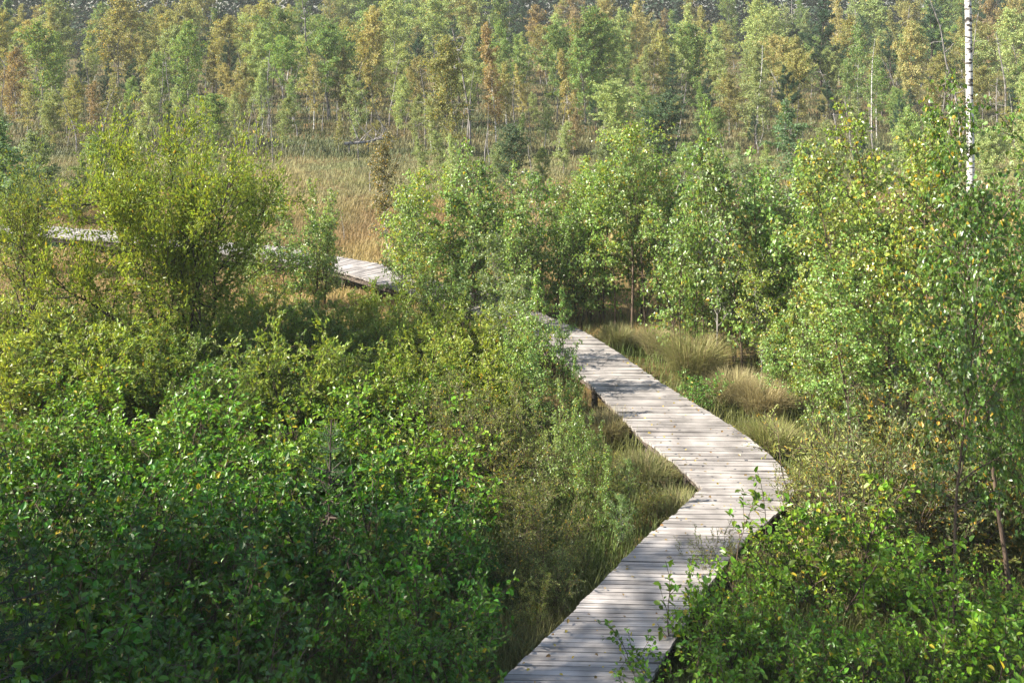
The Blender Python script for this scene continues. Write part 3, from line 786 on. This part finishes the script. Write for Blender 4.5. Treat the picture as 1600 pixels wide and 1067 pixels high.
shr('alder', [(430, 810, 650), (490, 800, 635), (550, 800, 615), (610, 800, 630), (660, 810, 650), (690, 840, 690)], 'rear alders nearer the boardwalk', 'bright green alder shrub of the middle mound before the yellow scrub', ALDER_L, 'alder_shrub', 'shrub')
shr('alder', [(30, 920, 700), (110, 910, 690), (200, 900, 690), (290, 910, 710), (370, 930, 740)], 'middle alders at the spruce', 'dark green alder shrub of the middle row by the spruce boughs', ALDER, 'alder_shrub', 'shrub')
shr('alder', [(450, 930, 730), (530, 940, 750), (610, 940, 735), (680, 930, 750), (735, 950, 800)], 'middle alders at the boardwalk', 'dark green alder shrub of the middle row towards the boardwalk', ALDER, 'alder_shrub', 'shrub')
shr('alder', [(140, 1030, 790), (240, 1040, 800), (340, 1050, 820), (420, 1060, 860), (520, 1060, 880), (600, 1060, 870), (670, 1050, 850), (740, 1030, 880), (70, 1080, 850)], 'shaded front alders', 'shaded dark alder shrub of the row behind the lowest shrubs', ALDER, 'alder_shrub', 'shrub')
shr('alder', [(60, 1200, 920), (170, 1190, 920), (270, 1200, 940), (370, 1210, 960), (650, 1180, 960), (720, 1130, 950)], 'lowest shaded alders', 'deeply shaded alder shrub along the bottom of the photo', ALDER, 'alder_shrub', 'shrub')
shr('alder', [(1105, 1050, 895), (1180, 1030, 850), (1245, 960, 790), (1320, 960, 760), (1400, 980, 830), (1490, 1000, 880), (1570, 1000, 870)], 'bright alders right of the boardwalk', 'bright green alder shrub of the upper row right of the boardwalk', ALDER_L, 'alder_shrub', 'shrub')
shr('alder', [(1090, 1160, 975), (1170, 1130, 930), (1260, 1110, 890), (1350, 1120, 900), (1440, 1130, 920), (1530, 1120, 900), (1610, 1120, 900)], 'lower alders right of the boardwalk', 'leafy green alder shrub of the lowest row right of the boardwalk', ALDER_L, 'alder_shrub', 'shrub')
shr('wispy', [(1270, 840, 690), (1325, 870, 660), (1385, 890, 650), (1440, 900, 660), (1250, 800, 720)], 'wispy willows behind the bright alders', 'reddish twigged wispy willow shrub behind the bright alders', HEATH, 'willow_shrub', 'shrub')
shr('scrub', [(1500, 880, 640), (1560, 860, 640), (1420, 820, 620), (1470, 800, 600)], 'willows under the near birches', 'yellow green willow shrub under the slender near birches', (.14, .17, .04, .08), 'willow_shrub', 'shrub')
place('wispy', 1112, 930, 825, HEATH, 1.1, 0, name='heath_shrub', cat='shrub', label='small grey brown heath shrub leaning over the boardwalk edge')
place('wispy', 1165, 940, 830, (.14, .15, .05, .03), 1.1, 1, name='heath_shrub', cat='shrub', label='olive wispy shrub behind the heath shrub by the boardwalk')
place('shoot', 1186, 965, 745, ALDER_L, 1.0, 0, name='alder_sapling', cat='sapling', label='tall single alder shoot standing before the boardwalk bend')
place('shoot', 1062, 1060, 880, ALDER_L, 1.0, 1, name='alder_sapling', cat='sapling', label='slim alder shoot leaning over the boardwalk planks')
place('shoot', 985, 1110, 985, ALDER_L, 1.1, 2, name='alder_sapling', cat='sapling', label='low sparse shoot in front of the boardwalk bottom')
place('shoot', 720, 720, 600, ALDER_L, 1.6, 1, name='alder_sapling', cat='sapling', label='leafy shoot above the brownish scrub')
place('alder', 1088, 648, 578, (.11, .23, .035, .02), 1.2, 0, name='alder_shrub', cat='shrub', label='small bright green shrub at the boardwalk beside the big tussock')
place('spruce_young', 515, 860, 655, (.065, .13, .05, 0), 1.1, 0, name='spruce_tree', cat='spruce', label='young grey green spruce growing up through the alder shrubs')
# spruces at the side whose boughs reach into the frame and shade the lower corner
for (x, y, h, v, lab) in ((-6.2, 10.2, 6.2, 1, 'dark shaded young spruce whose boughs reach into the lower corner'), (-10.0, 10.3, 17, 0, 'tall dark spruce outside the picture behind the young corner spruce'),
                          (-9.6, 6.4, 16, 0, 'tall dark spruce outside the picture shading the lowest alders'), (-10.6, 12.3, 12, 0, 'tall dark spruce standing outside the picture farthest along the bog'),
                          (-9.4, 8.3, 17, 0, 'tall dark spruce outside the picture between two others'), (-6.5, 2.6, 14, 0, 'dark spruce outside the picture next to the camera spot')):
    tag(put(PR['spruce_big'][v], (x, y, 0), h, (.022, .055, .028, 0), 1.0, name='spruce_tree'), lab, 'spruce', 'spruces beside the bog')

shr('scrub', [(10, 330, 268), (60, 322, 262), (110, 340, 285), (150, 325, 262), (215, 320, 260), (320, 325, 262), (368, 318, 262), (392, 345, 285), (645, 330, 268), (715, 300, 245), (900, 338, 282), (960, 328, 272), (1010, 318, 258), (1110, 320, 262), (1200, 330, 262), (1300, 320, 258)],
    'low willows on the open bog', 'low green willow shrub on the bog between saplings and far forest', (.15, .20, .05, .02), 'willow_shrub', 'shrub', 1.3)
shr('alder', [(300, 680, 545), (555, 690, 560), (125, 700, 565), (680, 700, 575)], 'alders among the willow scrub', 'green alder shrub rising among the yellowish willow scrub', ALDER_L, 'alder_shrub', 'shrub')
shr('scrub', [(250, 770, 640), (440, 790, 660), (90, 780, 640), (590, 790, 650), (20, 760, 630)], 'willows among the rear alders', 'yellowish willow shrub mixed among the rear alder shrubs', SCRUB, 'willow_shrub', 'shrub')

# ------------------------------------------------------------------ grass
def vnoise(x, y, s, seed):
    r = np.random.default_rng(seed); out = 0
    for k in range(6):
        a = r.uniform(0, 2 * pi); f = s * r.uniform(.6, 1.7)
        out = out + np.sin((x * cos(a) + y * sin(a)) * f + r.uniform(0, 6) + 1.3 * np.sin((x * sin(a) - y * cos(a)) * f * .7))
    return out / 6

def blades(P, h, w, az, lean, tintc, rng):
    """arching three-segment blades; returns V, quads-as-loops"""
    m = len(P)
    d = np.stack([np.cos(az), np.sin(az), np.zeros(m)], -1)
    sdir = np.stack([-np.sin(az + rng.normal(0, .8, m)), np.cos(az), np.zeros(m)], -1); sdir = unit(sdir)
    V = np.zeros((m, 5, 3))
    for k, (t, ww) in enumerate(((0, 1), (.55, .8))):
        c = P + d * (lean * h * t ** 2)[:, None]; c[:, 2] += h * t * (1 - .25 * lean * t)
        V[:, 2 * k] = c - sdir * (w * ww * .5)[:, None]
        V[:, 2 * k + 1] = c + sdir * (w * ww * .5)[:, None]
    c = P + d * (lean * h)[:, None]; c[:, 2] += h * (1 - .35 * lean)
    V[:, 4] = c
    base = (np.arange(m) * 5)[:, None]
    loops = (base + np.array([[0, 1, 3, 2, 2, 3, 4]])).ravel()
    starts = (np.arange(m) * 7)[:, None] + np.array([[0, 4]])
    return V.reshape(-1, 3), loops, starts.ravel(), np.repeat(tintc, 2, axis=0)

def inside_walk(x, y, pad=.05):
    out = np.zeros(len(x), bool)
    for i in range(len(BL) - 1):
        q = np.array([BL[i], BR[i], BR[i + 1], BL[i + 1]]); c = q.mean(0); q = c + (q - c) * (1 + pad)
        s = None; ins = np.ones(len(x), bool); ins2 = np.ones(len(x), bool)
        for j in range(4):
            a, b = q[j], q[(j + 1) % 4]
            cr = (b[0] - a[0]) * (y - a[1]) - (b[1] - a[1]) * (x - a[0])
            ins &= cr >= 0; ins2 &= cr <= 0
        out |= ins | ins2
    return out

def grass(name, n, y0, y1, hfun, wfun, tfun, seed, label, lean=(.15, .7)):
    rng = np.random.default_rng(seed)
    v = rng.random(n)
    y = 1 / (1 / y0 + (1 / y1 - 1 / y0) * v)         # denser nearby
    half = (800 / F) * (y * cos(PITCH) + CAMZ * sin(PITCH)) * 1.08 + .5
    x = rng.uniform(-1, 1, n) * half
    k = ~inside_walk(x, y, -.01)
    x, y = x[k], y[k]; m = len(x)
    P = np.stack([x, y, np.full(m, -.08)], -1)
    h = hfun(x, y, rng) ; w = wfun(x, y, rng)
    V, l, s, t = blades(P, h, w, rng.uniform(0, 2 * pi, m) * .5 + rng.normal(0, 1.2, m), rng.uniform(*lean, m), tfun(x, y, rng), rng)
    tag(link(name, raw_mesh(name, V, l, s, M['grass'], col=t)), label, 'grass', kind='stuff')

def mixc(a, b, f): return np.array(a)[None] * (1 - f[:, None]) + np.array(b)[None] * f[:, None]
def bog_tint(x, y, rng):
    n1 = np.clip(.5 + .9 * vnoise(x, y * .6, .6, 1), 0, 1)
    tan = mixc((.34, .26, .095), (.29, .195, .078), n1)
    grn = mixc((.15, .165, .07), (.22, .20, .08), np.clip(.5 + vnoise(x, y, .9, 2), 0, 1))
    f = np.clip((y - 43) / 6 + .8 * vnoise(x, y, .5, 3), 0, 1)
    c = tan * (1 - f[:, None]) + grn * f[:, None]
    g2 = np.clip(1.6 * vnoise(x, y, .8, 4) - .2, 0, 1)[:, None] * .6
    c = c * (1 - g2) + np.array([.22, .22, .07])[None] * g2
    return c * rng.uniform(.8, 1.2, (len(x), 1)) * (1 + .45 * vnoise(x, y * .5, .7, 9))[:, None]
grass('bog_grass', 260000, 25, 62, lambda x, y, r: (.25 + .16 * vnoise(x, y, 1.3, 5)) * r.uniform(.6, 1.4, len(x)), lambda x, y, r: .0005 * y * r.uniform(.6, 1.4, len(x)), bog_tint, 5,
      'tan and orange sedge grass covering the open bog')
def forest_tint(x, y, rng):
    n1 = np.clip(.5 + vnoise(x, y, .5, 11), 0, 1)
    return mixc((.07, .09, .03), (.13, .115, .045), n1) * rng.uniform(.6, 1.3, (len(x), 1))
grass('forest_grass', 70000, 55, 140, lambda x, y, r: .34 * r.uniform(.5, 1.5, len(x)), lambda x, y, r: .0009 * y * r.uniform(.6, 1.4, len(x)), forest_tint, 6, 'olive undergrowth grass between the forest trunks')
def near_tint(x, y, rng):
    n1 = np.clip(.5 + vnoise(x, y, .9, 21), 0, 1)
    c = mixc((.10, .15, .03), (.19, .17, .055), n1)
    return c * rng.uniform(.55, 1.35, (len(x), 1))
grass('near_grass', 130000, 11, 27, lambda x, y, r: (.42 + .16 * vnoise(x, y, 2, 22)) * r.uniform(.5, 1.4, len(x)), lambda x, y, r: r.uniform(.006, .014, len(x)), near_tint, 7, 'mixed green and straw grass along the near boardwalk')

# tussocks beside the boardwalk
def tussock(px, py, R, h, c1, c2, seed, label, n=3200):
    rng = np.random.default_rng(seed)
    az = rng.uniform(0, 2 * pi, n); rr = R * .45 * np.sqrt(rng.random(n))
    P = np.stack([np.cos(az) * rr, np.sin(az) * rr, np.full(n, -.05) + .12 * (1 - (rr / R) ** 2)], -1)
    t = mixc(c1, c2, rng.random(n)) * rng.uniform(.5, 1.3, (n, 1))
    dead = rng.random(n) < .18; t[dead] = np.array([.25, .19, .10]) * rng.uniform(.6, 1.2, (dead.sum(), 1))
    V, l, s, tt = blades(P, h * rng.uniform(.35, 1.2, n), rng.uniform(.005, .013, n), az + rng.normal(0, .9, n) + .15, rng.beta(1.6, 1.6, n) * 1.15, t, rng)
    o = link('grass_tussock', raw_mesh('grass_tussock', V, l, s, M['grass'], col=tt)); o.location = at(px, py)
    tag(o, label, 'tussock', 'grass tussocks beside the boardwalk')
tussock(1082, 590, .9, .95, (.23, .25, .07), (.34, .31, .13), 1, 'tall fountain shaped green tussock beside the boardwalk')
tussock(1030, 555, .7, .6, (.26, .25, .10), (.36, .32, .16), 2, 'pale greyish tussock behind the fountain shaped one')
tussock(1150, 630, .8, .6, (.29, .26, .11), (.38, .33, .16), 3, 'straw coloured tussock drooping towards the planks')
tussock(1195, 650, .8, .65, (.30, .25, .11), (.38, .32, .15), 4, 'straw tan tussock under the birch saplings')
tussock(1205, 710, .8, .5, (.17, .20, .05), (.27, .26, .08), 5, 'low moss green tussock nearest the bend')
tussock(965, 545, .6, .5, (.17, .19, .06), (.27, .26, .10), 6, 'small dull green tussock at the foot of the birch clump')
tussock(1010, 760, .8, .45, (.13, .16, .045), (.24, .22, .085), 7, 'rough green and straw tussock inside the boardwalk bend')
tussock(950, 690, .7, .5, (.17, .165, .06), (.27, .23, .10), 8, 'brownish tussock along the inner boardwalk edge', 2400)
tussock(1055, 820, .7, .45, (.14, .16, .05), (.24, .22, .08), 9, 'dull green tussock tucked against the lower planks', 2400)

# leafy undergrowth beneath the shrubs
def undergrowth():
    rng = np.random.default_rng(61)
    n = 60000
    y = rng.uniform(11.5, 26, n)
    half = (800 / F) * (y * cos(PITCH) + CAMZ * sin(PITCH)) * 1.05
    x = rng.uniform(-1, 1, n) * half
    k = ~inside_walk(x, y, .35) & ((x < np.interp(y, [11, 15, 18, 26], [0, 0.5, .6, -1])) | (x > np.interp(y, [11, 15, 18, 21, 26], [2.4, 3.2, 5.0, 5.5, 6])))
    x, y = x[k], y[k]; m = len(x)
    hh = .28 + .2 * vnoise(x, y, 1.5, 62)
    P = np.stack([x, y, rng.random(m) * np.maximum(hh, .1)], -1)
    A = rng.normal(0, 1, (m, 3)) * np.array([1, 1, .3]); N = np.array([0, 0, 1.]) + rng.normal(0, .4, (m, 3))
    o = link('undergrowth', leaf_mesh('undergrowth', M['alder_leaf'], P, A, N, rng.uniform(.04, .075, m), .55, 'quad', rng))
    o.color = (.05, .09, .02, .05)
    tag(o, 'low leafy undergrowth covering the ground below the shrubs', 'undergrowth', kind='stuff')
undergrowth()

# fallen leaves lying on the planks
def fallen_leaves():
    rng = np.random.default_rng(88); n = 260
    t = rng.uniform(.5, 13, n); i = t.astype(int); f = (t - i)[:, None]
    a = BL[i] * (1 - f) + BL[i + 1] * f; b = BR[i] * (1 - f) + BR[i + 1] * f
    e = rng.beta(.6, .6, n)[:, None] * .94 + .03
    q = a + (b - a) * e
    P = np.concatenate([q, np.full((n, 1), ZD + .06)], 1)
    A = rng.normal(0, 1, (n, 3)) * np.array([1, 1, .1]); N = np.array([0, 0, 1.]) + rng.normal(0, .25, (n, 3))
    o = link('fallen_leaves', leaf_mesh('fallen_leaves', M['alder_leaf'], P, A, N, rng.uniform(.03, .065, n), .65, 'leaf', rng))
    o.color = (.22, .15, .05, .3)
    tag(o, 'brown and yellow fallen leaves lying on the boardwalk planks', 'fallen leaves', kind='stuff')
fallen_leaves()

# ------------------------------------------------------------------ far dark spruce wood, one mass
def far_wood():
    rng = np.random.default_rng(71)
    P, A, N, S = [], [], [], []
    for row, yy in enumerate((150, 158, 166, 176, 188)):
        n = 66
        for i in range(n):
            x = (i + rng.uniform(.1, .9)) * 230 / n - 115; y = yy + rng.uniform(-3, 3)
            H = rng.uniform(15, 21) + row * 2.2; R = rng.uniform(2.2, 3.1)
            k = 640
            u = rng.random(k) ** 1.2; az = rng.uniform(0, 2 * pi, k)
            rr = R * (1 - u) * rng.uniform(.3, 1, k)
            p = np.stack([x + rr * np.cos(az), y + rr * np.sin(az), H * (u * .96 + .04)], -1)
            P.append(p); A.append(np.stack([np.cos(az), np.sin(az), np.full(k, -.45)], -1)); N.append(np.stack([np.cos(az), np.sin(az), np.full(k, .5)], -1) + rng.normal(0, .5, (k, 3))); S.append(rng.uniform(.5, 1.1, k))
    P, A, N, S = map(np.concatenate, (P, A, N, S))
    o = link('far_wood', leaf_mesh('far_wood', M['needle'], P, A, N, S, .5, 'quad', rng))
    o.color = (.035, .06, .035, 0)
    tag(o, 'dark spruce wood standing behind the pale birches', 'wood', kind='stuff')
far_wood()

# ------------------------------------------------------------------ air
def air():
    x0, x1, y0, y1, z0, z1 = -420, 420, -80, 910, -1.2, 40
    V = np.array([[x, y, z] for z in (z0, z1) for x, y in ((x0, y0), (x1, y0), (x1, y1), (x0, y1))])
    Q = np.array([[3, 2, 1, 0], [4, 5, 6, 7], [0, 1, 5, 4], [1, 2, 6, 5], [2, 3, 7, 6], [3, 0, 4, 7]])
    m = bpy.data.materials.new('air'); m.use_nodes = True
    nt = m.node_tree; nt.nodes.remove(nt.nodes['Principled BSDF'])
    vol = nt.nodes.new('ShaderNodeVolumePrincipled')
    vol.inputs['Color'].default_value = (.93, .95, .92, 1)
    vol.inputs['Density'].default_value = HAZE
    vol.inputs['Anisotropy'].default_value = .0
    nt.links.new(vol.outputs[0], nt.nodes['Material Output'].inputs['Volume'])
    tag(link('haze', raw_mesh('haze', V, Q.ravel(), np.arange(6) * 4, m)), 'thin pale summer haze over the bog', 'haze', kind='stuff')
HAZE = .0004
air()

# ------------------------------------------------------------------ labels
ORD = ['first', 'second', 'third', 'fourth', 'fifth', 'sixth', 'seventh', 'eighth', 'ninth', 'tenth', 'eleventh', 'twelfth', 'thirteenth', 'fourteenth', 'fifteenth', 'sixteenth',
       'seventeenth', 'eighteenth', 'nineteenth', 'twentieth', 'twenty-first', 'twenty-second', 'twenty-third', 'twenty-fourth', 'twenty-fifth', 'twenty-sixth', 'twenty-seventh', 'twenty-eighth', 'twenty-ninth', 'thirtieth']
by = {}
for t in THINGS:
    if t['label']: tag(t['o'], t['label'], t['cat'], t['group'])
    else: by.setdefault((t['group'], t['desc']), []).append(t)
for (g, d), ts in by.items():
    ts.sort(key=lambda t: t['px'])
    for i, t in enumerate(ts):
        if len(ts) == 1: lab = 'only ' + d
        elif i == 0: lab = 'leftmost ' + d
        elif i == len(ts) - 1: lab = 'rightmost ' + d
        else: lab = d + ', ' + ORD[i] + ' from the left'
        tag(t['o'], lab, t['cat'], g)
